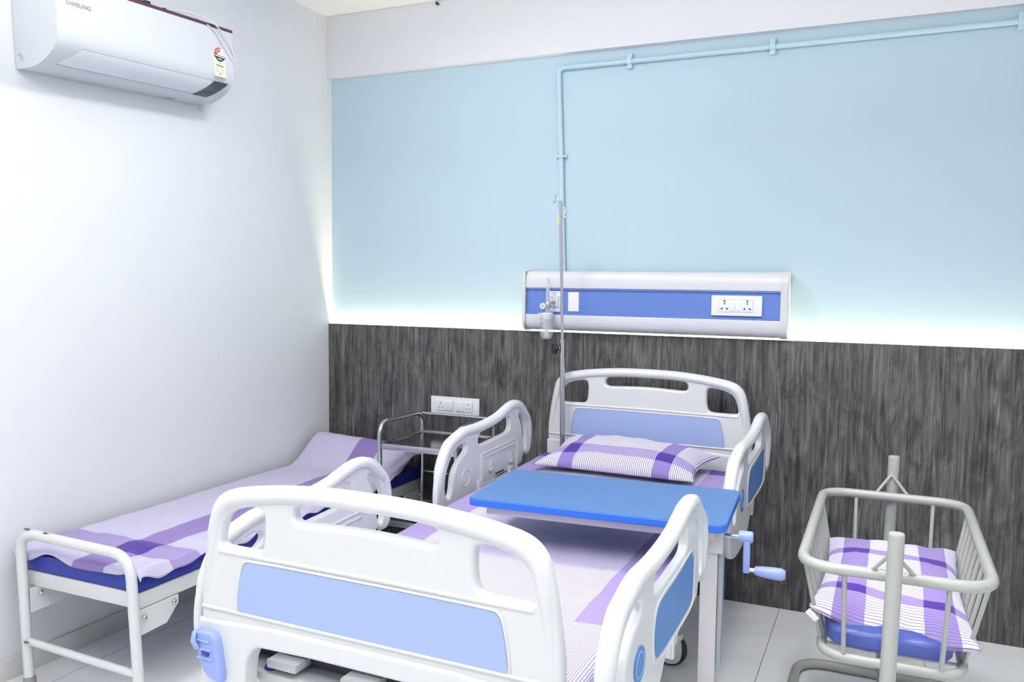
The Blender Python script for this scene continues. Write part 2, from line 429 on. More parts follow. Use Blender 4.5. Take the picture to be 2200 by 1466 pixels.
# ------------------------------------------------------------------ headwall unit
def headwall():
    x0, x1 = 1.165, 2.345
    t = thing('headwall_unit', 'long white bedhead service unit with a blue strip mounted above the wood panel', 'bedhead unit', ((x0+x1)/2, 0, 1.30))
    cx = (x0+x1)/2
    top = [(.034, 1.443), (-.035, 1.443), (-.056, 1.434), (-.068, 1.415), (-.070, 1.366), (-.064, 1.362), (.034, 1.362)]
    bot = [(.034, 1.242), (-.066, 1.242), (-.070, 1.236), (-.068, 1.205), (-.058, 1.183), (-.040, 1.170), (-.015, 1.166), (.034, 1.166)]
    m = MB(); Tm = T(-cx, 0, -1.30)
    m.extr(smooth(top, 1), x0+.008, x1-.012, 'x', Tm); m.extr(smooth(bot, 1), x0+.008, x1-.012, 'x', Tm)
    m.build('housing', M['plastic_cool'], t, 30)
    MB().box(x0+.006-cx, x1-.012-cx, -.0575, .03, 1.24-1.30, 1.362-1.30).box(x0+.006-cx, x1-.012-cx, -.0655, -.05, 1.356-1.3, 1.3625-1.3, .001).box(x0+.006-cx, x1-.012-cx, -.0655, -.05, 1.241-1.3, 1.2475-1.3, .001).build('blue_strip', M['hw_blue'], t)
    cap = [(.034, 1.447), (-.036, 1.447), (-.060, 1.436), (-.072, 1.416), (-.074, 1.366), (-.070, 1.300), (-.074, 1.236), (-.072, 1.203), (-.061, 1.180), (-.042, 1.166), (-.015, 1.162), (.034, 1.162)]
    for a, b in ((x0-.006, x0+.010), (x1-.024, x1+.004)):
        MB().extr(smooth(cap, 1), a, b, 'x', Tm).build('end_cap', M['plastic'], t, 30)
    MB().box(x0+.010-cx, x0+.0112-cx, -.0745, -.02, 1.168-1.3, 1.44-1.3).build('cap_seam', M['seam'], t)
    # oxygen outlet, blank cover, double socket
    p = MB().box(1.292-cx, 1.345-cx, -.063, -.056, 1.254-1.3, 1.350-1.3, .0015).build('oxygen_outlet_plate', M['switch'], t)
    MB().box(1.298-cx, 1.340-cx, -.070, -.062, 1.278-1.3, 1.328-1.3, .003).build('outlet_body', M['plastic_cool'], p)
    for k in range(5): MB().box(1.301-cx+k*.007, 1.305-cx+k*.007, -.0636, -.0628, 1.3405-1.3, 1.3435-1.3).build('outlet_print', M['grey'], p)
    MB().box(1.317-cx, 1.321-cx, -.0636, -.0628, 1.331-1.3, 1.336-1.3).build('outlet_mark', M['grey'], p)
    MB().box(1.317-cx, 1.321-cx, -.0636, -.0628, 1.269-1.3, 1.274-1.3).build('outlet_mark', M['grey'], p)
    MB().box(1.299-cx, 1.341-cx, -.0706, -.0698, 1.2765-1.3, 1.2785-1.3).build('outlet_seam', M['grey'], p)
    MB().box(1.384-cx, 1.436-cx, -.062, -.056, 1.258-1.3, 1.346-1.3, .001).build('blank_cover', M['switch'], t)
    p = MB().box(2.038-cx, 2.248-cx, -.071, -.056, 1.257-1.3, 1.343-1.3, .004).build('socket_plate', M['switch'], t)
    f = MB().box(2.070-cx, 2.211-cx, -.0725, -.0700, 1.274-1.3, 1.326-1.3, .0008).build('socket_frame', M['switch'], p)
    for hx in (2.094, 2.188):
        h = MB(); socket_face(h, hx-cx, 0, -.0724, True); h.build('pin_holes', M['hole'], p)
    for xx in (2.119, 2.143): MB().box(xx-cx, xx+.019-cx, -.0750, -.0720, 1.279-1.3, 1.321-1.3, .001).build('rocker_switch', M['switch'], p)
    MB().box(2.069-cx, 2.212-cx, -.0716, -.0705, 1.2728-1.3, 1.2742-1.3).box(2.069-cx, 2.212-cx, -.0716, -.0705, 1.3258-1.3, 1.3272-1.3).box(2.211-cx, 2.2122-cx, -.0716, -.0705, 1.273-1.3, 1.327-1.3).box(2.069-cx, 2.0702-cx, -.0716, -.0705, 1.273-1.3, 1.327-1.3).build('frame_gap', M['seam'], p)
headwall()

def flowmeter():
    t = thing('oxygen_flowmeter', 'clear oxygen flowmeter with white capped humidifier bottle hanging from the headwall outlet', 'flowmeter', (1.300, -.12, 1.29))
    MB().lathe([(0, -.045), (.011, -.045), (.0125, -.03), (.010, .055), (.0085, .115), (.0075, .120), (0, .120)], 20, T(.007, 0, 0)).build('flow_tube', M['clear'], t)
    MB().lathe([(0, .098), (.0070, .098), (.0070, .116), (0, .116)], 12, T(.007, 0, 0)).build('tube_cap', M['plastic_cool'], t)
    MB().lathe([(0, -.016), (.012, -.016), (.014, -.008), (.014, .006), (.010, .014), (0, .016)], 16, T(.008, 0, -.001)).tube([(.008, 0, 0), (.018, .03, .008), (.020, .052, .008)], .006, seg=10).build('valve_body', M['brass'], t)
    MB().lathe([(0, 0), (.014, 0), (.015, .004), (.014, .012), (0, .013)], 20, T(-.010, -.010, -.008) @ RX(PI/2)).build('valve_knob', M['plastic_cool'], t)
    MB().tube([(-.010, -.0235, -.013), (-.008, -.0235, -.009), (-.011, -.0235, -.004)], .0012, seg=6).build('knob_mark', M['ink'], t)
    MB().tube([(.006, 0, -.010), (.004, 0, -.040)], .006, seg=10).build('stem', M['steel'], t)
    MB().lathe([(0, -.038), (.026, -.038), (.030, -.042), (.031, -.068), (.028, -.072), (0, -.072)], 28, T(.004, 0, 0)).tube([(-.024, 0, -.045), (-.040, 0, -.044)], .003, seg=8).build('bottle_cap', M['plastic_cool'], t)
    MB().lathe([(0, -.071), (.029, -.071), (.030, -.11), (.031, -.128), (.026, -.150), (.018, -.160), (0, -.161)], 28, T(.003, 0, 0)).build('humidifier_bottle', M['clear'], t)
    MB().tube([(.003, 0, -.07), (.003, 0, -.12)], .0035, seg=8).lathe([(0, -.153), (.012, -.153), (.012, -.135), (.006, -.130), (.0045, -.115), (0, -.115)], 16, T(.003, 0, 0)).build('diffuser', M['plastic_cool'], t)
    MB().box(-.020, -.004, -.0318, -.0308, -.088, -.0865).box(-.018, -.008, -.0318, -.0308, -.094, -.0925).box(-.022, -.002, -.0326, -.0316, -.106, -.1045).build('bottle_print', M['ink'], t)
flowmeter()

# ------------------------------------------------------------------ air conditioner
def aircon():
    y0, y1 = -1.735, -.918; L_ = y1-y0
    t = thing('air_conditioner', 'white split air conditioner with maroon top trim mounted high on the left wall', 'air conditioner', (0, y0, 2.092), (math.atan(.045), 0, 0))
    prof = [(.003, 0), (.045, -.001), (.085, .001), (.120, .010), (.152, .024), (.180, .042), (.202, .064), (.213, .090), (.216, .130), (.215, .200), (.212, .276), (.20, .284), (.003, .284)]
    pf = [Vector((a, 0, b)) for a, b in prof]
    MB().extr([(p[0], p[1]) for p in prof[:2]]+[(v.x, v.z) for v in catmull(pf[1:-2], 4)]+[prof[-2], prof[-1]], .002, L_-.002, 'y').build('body', M['ac_plastic'], t, 28)
    # end cheek with a faint screw cover
    MB().tube(catmull([(.018, -.0015, .045), (.030, -.0015, .046), (.038, -.0015, .034), (.039, -.0015, .024)], 4), .0012, seg=6).build('screw_cover_line', M['seam'], t)
    MB().box(.02, .214, -.003, L_+.001, .272, .285, .003).build('top_trim', M['maroon'], t)
    g = MB()
    for k in range(18): g.box(.035+k*.009, .039+k*.009, .03, L_-.03, .285, .290)
    g.build('intake_grille', M['dark'], t)
    # helper following the curved underside
    cp = catmull(pf[1:10], 8)
    def band(s0, s1, ya, yb, off, curve=0.):
        pts = [p for p in cp if True]; n = len(pts); V = []; Fc = []; K = 14
        for i in range(K+1):
            s = s0+(s1-s0)*i/K; a = s*(n-1); i0 = min(int(a), n-2); f = a-i0
            p = pts[i0]*(1-f)+pts[i0+1]*f; tg = (pts[i0+1]-pts[i0]).normalized(); nr = Vector((tg.z, 0, -tg.x))
            q = p+nr*off; sh = curve*i/K
            V += [(q.x, ya+sh, q.z), (q.x, yb+sh, q.z)]
            q = p-nr*.002; V += [(q.x, ya+sh, q.z), (q.x, yb+sh, q.z)]
        for i in range(K):
            a = i*4; Fc += [(a, a+1, a+5, a+4), (a, a+4, a+6, a+2), (a+1, a+3, a+7, a+5)]
        Fc += [(0, 2, 3, 1), (K*4, K*4+1, K*4+3, K*4+2)]
        return MB().add(V, Fc)
    fl = band(.30, .63, .055, .665, .0016, .05).build('air_flap', M['flap'], t, 60)
    band(.292, .302, .053, .715, .0022).build('flap_gap', M['seam'], fl, 60)
    band(.628, .635, .10, .740, .0018).build('flap_gap', M['seam'], fl, 60)
    band(.28, .635, .665, .742, .0030, .045).build('display_window', M['display'], t, 60)
    MB().box(.020, .045, .62, .66, -.0016, .0005).build('sensor_slot', M['seam'], t)
    # energy rating label on the front
    lb = MB().box(.2158, .2172, .703, .763, .083, .172).build('energy_label', M['label_y'], t)
    def lb_add(name, m_, pts, x=.2174, h=.0004):
        MB().extr(pts, x-h, x+h, 'x').build(name, m_, lb)
    cy, cz = .733, .170
    arc = [(cy+.029*math.cos(a), cz+.028*math.sin(a)) for a in [PI*k/14 for k in range(15)]]
    lb_add('rating_arc_background', M['label_y'], arc, .2166)
    red = [(cy+.029*math.cos(a), cz+.028*math.sin(a)) for a in [PI*.42+PI*.58*k/10 for k in range(11)]]+[(cy+.012*math.cos(a), cz+.012*math.sin(a)) for a in [PI-PI*.58*k/10 for k in range(11)]]
    lb_add('rating_arc', M['red'], red)
    for a in (.52, .68, .85):
        sa = PI*a; st = [(cy+.0205*math.cos(sa)+.0038*(1 if k % 2 == 0 else .6)*math.cos(k*PI/5), cz+.0205*math.sin(sa)+.0038*(1 if k % 2 == 0 else .6)*math.sin(k*PI/5)) for k in range(10)]
        lb_add('star', M['white_ink'], st, .2180)
    lb_add('rating_band', M['ink'], [(cy-.029, cz), (cy+.029, cz-.004), (cy+.029, cz-.014), (cy+.010, cz-.026), (cy-.008, cz-.026), (cy-.029, cz-.010)])
    lb_add('rating_band_print', M['white_ink'], [(cy-.025, cz-.003), (cy+.025, cz-.007), (cy+.025, cz-.010), (cy-.025, cz-.006)], .2180)
    lb_add('rating_band_print', M['white_ink'], [(cy-.010, cz-.014), (cy+.012, cz-.016), (cy+.010, cz-.019), (cy-.010, cz-.017)], .2180)
    lb_add('heading_print', M['green'], [(cy-.020, .1315), (cy+.020, .1285), (cy+.020, .1225), (cy-.020, .1255)])
    for k in range(4):
        z = .118-k*.005
        lb_add('small_print', M['grey'], [(cy-.022, z), (cy-.004, z-.001), (cy-.004, z-.0025), (cy-.022, z-.0015)])
        lb_add('small_print', M['grey'], [(cy+.006, z-.001), (cy+.020, z-.002), (cy+.020, z-.0035), (cy+.006, z-.0025)])
    lb_add('figure_print', M['ink'], [(cy-.003, .136), (cy+.001, .136), (cy+.001, .140), (cy-.003, .140)])
    lb_add('figure_print', M['grey'], [(cy-.003, .088), (cy+.004, .088), (cy+.004, .100), (cy-.003, .100)])
    lb_add('bottom_print', M['grey'], [(cy-.028, .0795), (cy+.030, .0765), (cy+.030, .0735), (cy-.028, .0765)], .2160, .0008)
    # lettering
    fc = bpy.data.curves.new('brand_lettering', 'FONT'); fc.body = 'SAMSUNG'; fc.size = .021; fc.extrude = .0004; fc.align_x = 'CENTER'
    tmp = bpy.data.objects.new('lettering', fc); me = bpy.data.meshes.new_from_object(tmp); bpy.data.objects.remove(tmp)
    MB().mesh(me, T(.2168, .088, .196) @ YZ).build('lettering', M['grey'], t)
    # cords and drain ring
    MB().tube(catmull([(.10, .45, .292), (.19, .58, .305), (.224, .68, .292), (.228, .745, .255), (.224, .80, .20), (.219, .828, .145), (.214, .834, .115)], 6), .0028, seg=8).build('cord', M['cord'], t)
    MB().tube(catmull([(.20, .63, .295), (.2185, .705, .262), (.2190, .75, .215), (.2185, .80, .165), (.216, .83, .118)], 6), .0024, seg=8).build('cord', M['cord'], t)
    MB().tube(catmull([(.06, .24, .30), (.12, .31, .315), (.16, .36, .300), (.17, .40, .300), (.19, .45, .288), (.20, .48, .29)], 6), .0035, seg=8).box(.15, .185, .40, .425, .288, .305, .004).build('cord', M['black'], t)
    MB().tube([(.016+.010*math.cos(a), .828, -.012+.012*math.sin(a)) for a in [2*PI*k/16 for k in range(16)]], .004, closed=True, seg=8).build('drain_ring', M['plastic_cool'], t)
aircon()

# ------------------------------------------------------------------ hospital bed  (local x = across, -y = towards the foot)
BED = (1.79, -.187, 0); BROT = (0, 0, -.02)
DZ = lambda v: -.0348*v
bed = thing('hospital_bed', 'white hospital bed with blue panelled head and foot boards standing under the headwall unit', 'hospital bed', BED, BROT)
half = [(0, 1.022), (.08, 1.0215), (.16, 1.018), (.25, 1.009), (.33, .997), (.372, .987), (.398, .971), (.417, .945), (.427, .910), (.436, .860), (.445, .800), (.452, .740), (.453, .696)]
def board(foot):
    t_ = .034
    low = [(.458, .690), (.461, .640), (.458, .560), (.448, .500)]
    top = half[:-1]+[(.453, .60)]
    if foot: bott = [(.448, .500), (.375, .470), (.330, .470), (.318, .49), (.316, .585), (.308, .617), (.288, .636), (.255, .644), (.10, .645)]
    else: bott = [(.448, .500), (.40, .47), (.10, .47)]
    full = top[:-1]+[(.450, .66), (.448, .56)]+bott
    right = full; left = [(-x, z) for x, z in reversed(full)]
    outline = smooth(right+left[:-1], 2)
    rh = smooth([(.262, .950), (.275, .958), (.30, .957), (.335, .949), (.362, .938), (.380, .918), (.389, .890), (.394, .862), (.380, .856), (.33, .856), (.28, .857), (.266, .870), (.262, .90)], 2)
    lh = [Vector((-p.x, p.y)) for p in reversed(rh)] if False else smooth([(-x, z) for x, z in [(.262, .950), (.275, .958), (.30, .957), (.335, .949), (.362, .938), (.380, .918), (.389, .890), (.394, .862), (.380, .856), (.33, .856), (.28, .857), (.266, .870), (.262, .90)]], 2)
    slot = smooth([(-.182, .957), (-.178, .973), (-.160, .979), (-.08, .984), (0, .986), (.08, .984), (.160, .979), (.178, .973), (.184, .957), (.178, .943), (.160, .938), (.08, .943), (0, .945), (-.08, .943), (-.160, .938), (-.178, .943)], 2)
    me = plate(outline, [rh, lh, slot], t_, .011, 4)
    m = MB().mesh(me, XZ)
    # rounded grip rim round the top
    cl = [(-x, z) for x, z in reversed(half)]+half[1:]
    cl = [Vector((x*(1-.020/.44), 0, z-.020*max(0, min(1, (z-.86)/.12)))) for x, z in cl]
    pth = catmull(cl, 4)
    n = len(pth); rr = [.0200*min(1, .55+.45*min(i, n-1-i)/14) for i in range(n)]
    m.tube(pth, rr, seg=18, up=(0, 1, 0), sx=1.3, sy=1.0)
    # moulded lower block and ridges
    blk = smooth([(-.452, .694), (.452, .694), (.453, .640), (.450, .56), (.442, .500)]+([(.36, .475), (.318, .49), (.316, .590), (.300, .628), (.27, .646), (-.27, .646), (-.300, .628), (-.316, .590), (-.318, .49), (-.36, .475)] if foot else [(.40, .48), (-.40, .48)])+[(-.442, .5), (-.450, .56), (-.453, .64)], 1)
    m.mesh(plate(blk, [], .048, .008, 3), XZ)
    for z, a in ((.710, .444),):
        m.tube([(-a, -.017, z), (a, -.017, z)], .0045, seg=8); m.tube([(-a, .017, z), (a, .017, z)], .0045, seg=8)
    for s in (-1, 1):
        m.tube(fillet([(-.392, s*.012, .845), (0, s*.014, .849), (.392, s*.012, .845)], .05), .0075, seg=10, sx=.8)
    pn = [(-.340, .716), (-.336, .760), (-.326, .806), (-.318, .826), (-.300, .833), (0, .834), (.300, .833), (.318, .826), (.326, .806), (.336, .760), (.340, .716), (.332, .711), (0, .7115), (-.332, .711)]
    pn3 = [Vector((x, z)) for x, z in pn]
    for s in (-1, 1):
        m.tube([(p.x*1.012, s*.017, (p.y-.772)*1.05+.772) for p in smooth(pn, 1)], .0035, closed=True, seg=8)
    panel = MB().mesh(plate(smooth(pn, 1), [], t_+.004, .001, 1), XZ)
    return m, panel
bm_, pnl = board(False)
hb = bm_.build('headboard', M['plastic'], bed, 50); hb.location = (0, .017, 0)
pnl.build('headboard_panel', M['panel_blue'], hb)
bm_, pnl = board(True)
fb = bm_.build('footboard', M['plastic'], bed, 50); fb.location = (0, -2.07+.019, -.072)
pnl.build('footboard_panel', M['panel_blue'], fb)
# foot board release catch
ct = MB().mesh(plate(smooth([(-.452, .660), (-.405, .662), (-.392, .650), (-.386, .625), (-.372, .548), (-.395, .550), (-.425, .560), (-.440, .590), (-.448, .625), (-.456, .645)], 1), [], .052, .006), XZ)
for k in range(3): ct.tube([(-.452+.004*k, -.0265, .640-.02*k), (-.405+.004*k, -.0265, .640-.02*k)], .0030, seg=8)
ct.tube([(-.450, 0, .657), (-.450, -.028, .655), (-.446, -.036, .640), (-.440, -.030, .622)], .006, seg=10)
co = ct.build('board_catch', M['handle_blue'], bed); co.location = (.008, -2.070, -.072)
MB().box(-.430, -.408, -.0290, -.022, .606, .622, .003).build('catch_slot', M['deep_blue'], co)
mir = ct
co2 = MB().mesh(plate(smooth([(.452, .660), (.405, .662), (.392, .650), (.386, .625), (.372, .548), (.395, .550), (.425, .560), (.440, .590), (.448, .625), (.456, .645)], 1), [], .055, .006), XZ).build('board_catch', M['handle_blue'], bed)
co2.location = (-.008, -2.062, -.072)

# base frame, deck, posts, casters
def bb(m, u0, u1, v0, v1, z0, z1, bev=.003):   # box in bed coords with the frame's slight fall to the foot
    vm = (v0+v1)/2; return m.box(u0, u1, -v1, -v0, z0+DZ(vm), z1+DZ(vm), bev)
deck = MB(); n_ = 8
for k in range(n_): bb(deck, -.43, .43, .08+k*1.94/n_, .08+(k+1)*1.94/n_-.004, .530, .548, .002)
deck.build('mattress_deck', M['enamel'], bed)
fr = MB()
for s in (-1, 1): fr.box(s*.41-.015, s*.41+.015, -1.98, -.04, .455, .505, .004)
for v in (.06, .6, 1.2, 1.9): fr.box(-.40, .40, -v-.02, -v+.02, .445, .485, .004)
fr.build('bed_frame', M['enamel'], bed)
ux = MB().box(-.36, .36, -1.985, -1.955, .435, .480, .004).box(-.20, .40, -1.94, -1.92, .40, .43, .003)
ux.build('cross_beam', M['enamel'], bed)
for u0 in (-.31, -.10, .14): MB().box(u0, u0+.085, -2.01, -1.90, .492, .512, .004).build('crank_housing', M['enamel'], bed)
MB().lathe([(0, 0), (.014, 0), (.016, .004), (.014, .009), (0, .009)], 20, T(-.312, -1.99, .480)).build('crank_button', M['deep_blue'], bed)
base = MB()
for s in (-1, 1): base.box(s*.285-.016, s*.285+.016, -1.62, -.51, .155, .19, .004)
for v in (.53, 1.6): base.box(-.285, .285, -v-.016, -v+.016, .155, .19, .004)
base.build('base_frame', M['enamel'], bed)
for s in (-1, 1):
    for v in (.53, 1.6):
        MB().box(s*.285-.016, s*.285+.016, -v-.018, -v+.018, .12, .46, .003).box(s*.285-.017, s*.285+.03, -v-.004, -v+.004, .15, .158, .001).build('bed_post', M['enamel'], bed)
def caster(parent, x, y, r=.058, zt=.12, ang=0., fm='plastic'):
    c = MB().lathe([(0, zt-.02), (.028, zt-.02), (.030, zt-.012), (.026, zt), (0, zt)], 20, T(x, y, 0))
    Mx = T(x, y, 0) @ RZ(ang)
    side = smooth([(-.03, zt-.018), (.024, zt-.018), (.026, .05), (.018, .022), (-.006, .010), (-.034, .014), (-.050, .035), (-.050, .060), (-.030, .085)], 1)
    for k in (-1, 1): c.mesh(plate(side, [], .006, .0015, 1), Mx @ T(0, k*.021, 0) @ XZ)
    c.box(-.028, .022, -.022, .022, zt-.030, zt-.018, .002, Mx)
    o = c.build('caster', M[fm], parent)
    MB().lathe([(0, -.014), (r*.8, -.014), (r, -.009), (r, .009), (r*.8, .014), (0, .014)], 28, Mx @ T(-.012, 0, r) @ RX(PI/2)).build('wheel', M['tyre'], o)
    MB().lathe([(0, -.0255), (.013, -.0255), (.013, .0255), (0, .0255)], 18, Mx @ T(-.012, 0, r-.012) @ RX(PI/2)).build('axle_cap', M['black'], o)
for s in (-1, 1):
    for v in (.53, 1.6): caster(bed, s*.285, -v, ang=.25)

# side rails
OUT = [(.083, .655), (.050, .635), (.018, .638), (.002, .660), (-.002, .735), (.014, .797), (.049, .846), (.097, .882), (.152, .896), (.205, .897), (.256, .886), (.331, .869), (.418, .862), (.502, .860), (.568, .863), (.625, .864), (.695, .849), (.750, .817), (.784, .782), (.809, .736), (.821, .683), (.823, .635)]
LOWR = [(.818, .585), (.795, .535), (.745, .505), (.66, .494), (.56, .497), (.48, .520), (.43, .560), (.40, .592), (.37, .606), (.30, .610), (.16, .610), (.10, .614), (.090, .630)]
H1_ = [(.498, .815), (.464, .828), (.386, .832), (.305, .836), (.229, .840), (.216, .820), (.219, .786), (.245, .775), (.304, .774), (.401, .772), (.501, .772), (.511, .793)]
H2_ = [(.622, .806), (.602, .795), (.599, .781), (.615, .767), (.658, .750), (.692, .723), (.708, .695), (.714, .656), (.724, .630), (.745, .622), (.762, .640), (.768, .68), (.757, .72), (.736, .755), (.706, .785), (.665, .803)]
H3_ = [(.130, .838), (.110, .832), (.080, .806), (.058, .775), (.047, .735), (.045, .690), (.052, .668), (.066, .662), (.078, .675), (.088, .720), (.098, .765), (.115, .800), (.135, .825)]
def rail(u, v0, side, dz=0., length=1.):
    t = bpy.data.objects.new('side_rail', None)
    t.empty_display_size = .05; C.objects.link(t); t.parent = bed; t.location = (u, -v0, DZ(v0)+dz)
    def P2(pts): return [(x, z+DZ(x)) for x, z in pts]
    mtx = Matrix(((0, 0, side, 0), (-1, 0, 0, 0), (0, 1, 0, 0), (0, 0, 0, 1)))   # plate x -> -y (towards the foot), y -> z
    ol = smooth(P2(OUT+LOWR), 1); hs = [smooth(P2(h), 2) for h in (H1_, H2_, H3_)]
    m = MB().mesh(plate(ol, hs, .024, .008, 4), mtx)
    pth = catmull([(0, -x, z) for x, z in P2([(.045, .655)]+[(x+(.020 if x < .15 else (-.020 if x > .7 else 0)), z-(.020 if z > .84 else 0)) for x, z in OUT[3:]])], 3)
    n = len(pth); m.tube(pth, [.0205*min(1, .5+.5*min(i, n-1-i)/6) for i in range(n)], seg=16)
    m.tube(catmull([(side*.006, -x, z) for x, z in P2([(.20, .60), (.19, .70), (.205, .82)])][::-1], 6), .012, seg=10) if False else None
    o = m.build('rail_moulding', M['plastic'], t, 50)
    f = .0125*side
    if side > 0:
        pn = smooth(P2([(.155, .745), (.165, .760), (.300, .745), (.455, .742), (.485, .730), (.500, .690), (.495, .640), (.475, .622), (.30, .624), (.175, .628), (.158, .645)]), 1)
        MB().mesh(plate(pn, [], .003, .001, 1), T(.013, 0, 0) @ mtx).build('rail_panel', M['rail_blue'], t)
        cc = (.612, .672+DZ(.612))
        c = MB().lathe([(0, 0), (.038, 0), (.038, .0025), (0, .0025)], 32, T(.0115, -cc[0], cc[1]) @ RY(PI/2)).build('rail_badge', M['rail_blue'], t)
        MB().tube([(.0142, -cc[0]+.026*math.cos(a), cc[1]+.026*math.sin(a)) for a in [2*PI*k/32 for k in range(32)]], .0016, closed=True, seg=6).build('badge_ring', M['rail_ring'], t)
        m2 = MB().tube([(.0125, -x, z) for x, z in [(p.x, p.y) for p in smooth(P2([(.145, .768), (.300, .757), (.465, .754), (.500, .740), (.516, .690), (.508, .630), (.480, .612), (.30, .613), (.165, .616), (.145, .640)]), 1)]], .003, closed=True, seg=8)
        m2.build('panel_lip', M['plastic'], t)
    q = MB()      # inner face mechanism (x towards the mattress)
    i_ = -side
    rec = rrect(.165, .475, .605, .715, .010); ply = [(x, z+DZ(x)) for x, z in rec]
    q.tube([(i_*.0125, -x, z) for x, z in [(p[0], p[1]) for p in ply]], .0030, closed=True, seg=8)
    q.tube([(i_*.0125, -x, z) for x, z in [(p[0]*1.10-.032, (p[1]-.66)*1.28+.665) for p in ply]], .0034, closed=True, seg=8)
    q.tube([(i_*.0125, -.612+.032*math.cos(a), .672+DZ(.612)+.032*math.sin(a)) for a in [2*PI*k/28 for k in range(28)]], .0022, closed=True, seg=6)
    for s_ in (.22, .405):
        q.box(min(i_*.011, i_*.024), max(i_*.011, i_*.024), -s_-.012, -s_+.012, .635, .652, .003)
        q.box(min(i_*.011, i_*.019), max(i_*.011, i_*.019), -s_-.007, -s_+.007, .652, .675, .002)
    for s_ in (.175, .465): q.lathe([(0, 0), (.005, 0), (.005, .003), (0, .003)], 10, T(i_*.012, -s_, .700) @ RY(i_*PI/2))
    q.build('rail_mechanism', M['plastic'], t)
    MB().box(-i_*-.0 + min(i_*.013, i_*.0135), max(i_*.013, i_*.0155), -.36, -.285, .612, .617).build('latch_slot', M['dark'], t)
    a0, a1 = sorted((i_*.010, -side*(abs(u)-.40)))
    for s_ in (.22, .50):
        MB().box(a0, a1, -s_-.02, -s_+.02, .50, .535, .004).box(min(i_*.010, i_*.022), max(i_*.010, i_*.022), -s_-.02, -s_+.02, .50, .62, .003).build('rail_arm', M['enamel'], t)
    return t
rail(-.50, .10, -1); rail(-.50, 1.215, -1)
rail(.505, -.035, 1); rail(.535, 1.28, 1, .024)

# mattress, sheet and pillow of the big bed
BM = Matrix.Translation(BED) @ RZ(-.02)
mt_ = MB().box(-.425, .425, -1.955, -.085, .552, .632, .02)
for i, p in enumerate(mt_.v): mt_.v[i] = p+Vector((0, 0, DZ(-p.y)))
M['bed_mattress'] = mat('grey_mattress_cover', (70, 72, 84), .7)
mo = mt_.build('mattress', M['bed_mattress']); mo.location = BED; mo.rotation_euler = BROT
tag(mo, 'mattress of the hospital bed hidden under its tucked purple checked sheet', 'mattress')
sheet_m = plaid('lilac_check_sheet', [(-.60, -.315), (.312, .60)], [(.035, .165), (2.10, 2.3)], .0058, 'u', ulimit=[(-1, 1.645), (1.955, 3)], mid=(146, 131, 180), dark=(76, 50, 134), stripe=(142, 130, 180), base=(214, 211, 226))
W2, D0, D1 = .437, .075, 1.972; ZT = .640; DROP = .040; RAD = .022
def sheet_pos(a, b):
    # arc length coordinate across: -(W2+DROP)..(W2+DROP)
    su = -(W2+DROP)+2*(W2+DROP)*a; sv = (D0-DROP)+(D1-D0+2*DROP)*b
    def fold(s, lim):
        x = abs(s)
        if x < lim-RAD: return x, 0.
        k = x-(lim-RAD); arc = RAD*PI/2
        if k < arc: th = k/RAD; return lim-RAD+RAD*math.sin(th), -RAD*(1-math.cos(th))
        return lim, -RAD-(k-arc)
    mv = (D0+D1)/2; xu, du = fold(su, W2); xv, dv = fold(sv-mv, (D1-D0)/2)
    x = math.copysign(xu, su); v = mv+math.copysign(xv, sv-mv)
    d = min(du, dv)
    zz = ZT+d
    if d > -.001: zz += .003*nz(su*4, sv*3, 1.)+.0022*nz(su*14, sv*10, 3)+.0016*math.sin(sv*26+4*nz(su*3, sv*2, 9))*max(0, (sv-1.2))
    else: x += .003*nz(su*9, sv*9, 5)
    return (x, -v, zz+DZ(v))
so = grid_obj('bed_sheet', sheet_pos, lambda a, b: (-(W2+DROP)+2*(W2+DROP)*a, (D0-DROP)+(D1-D0+2*DROP)*b), 90, 170, sheet_m, thick=.002)
so.location = BED; so.rotation_euler = BROT
tag(so, 'lilac striped sheet with wide purple bands tucked over the hospital bed mattress', 'bed sheet')

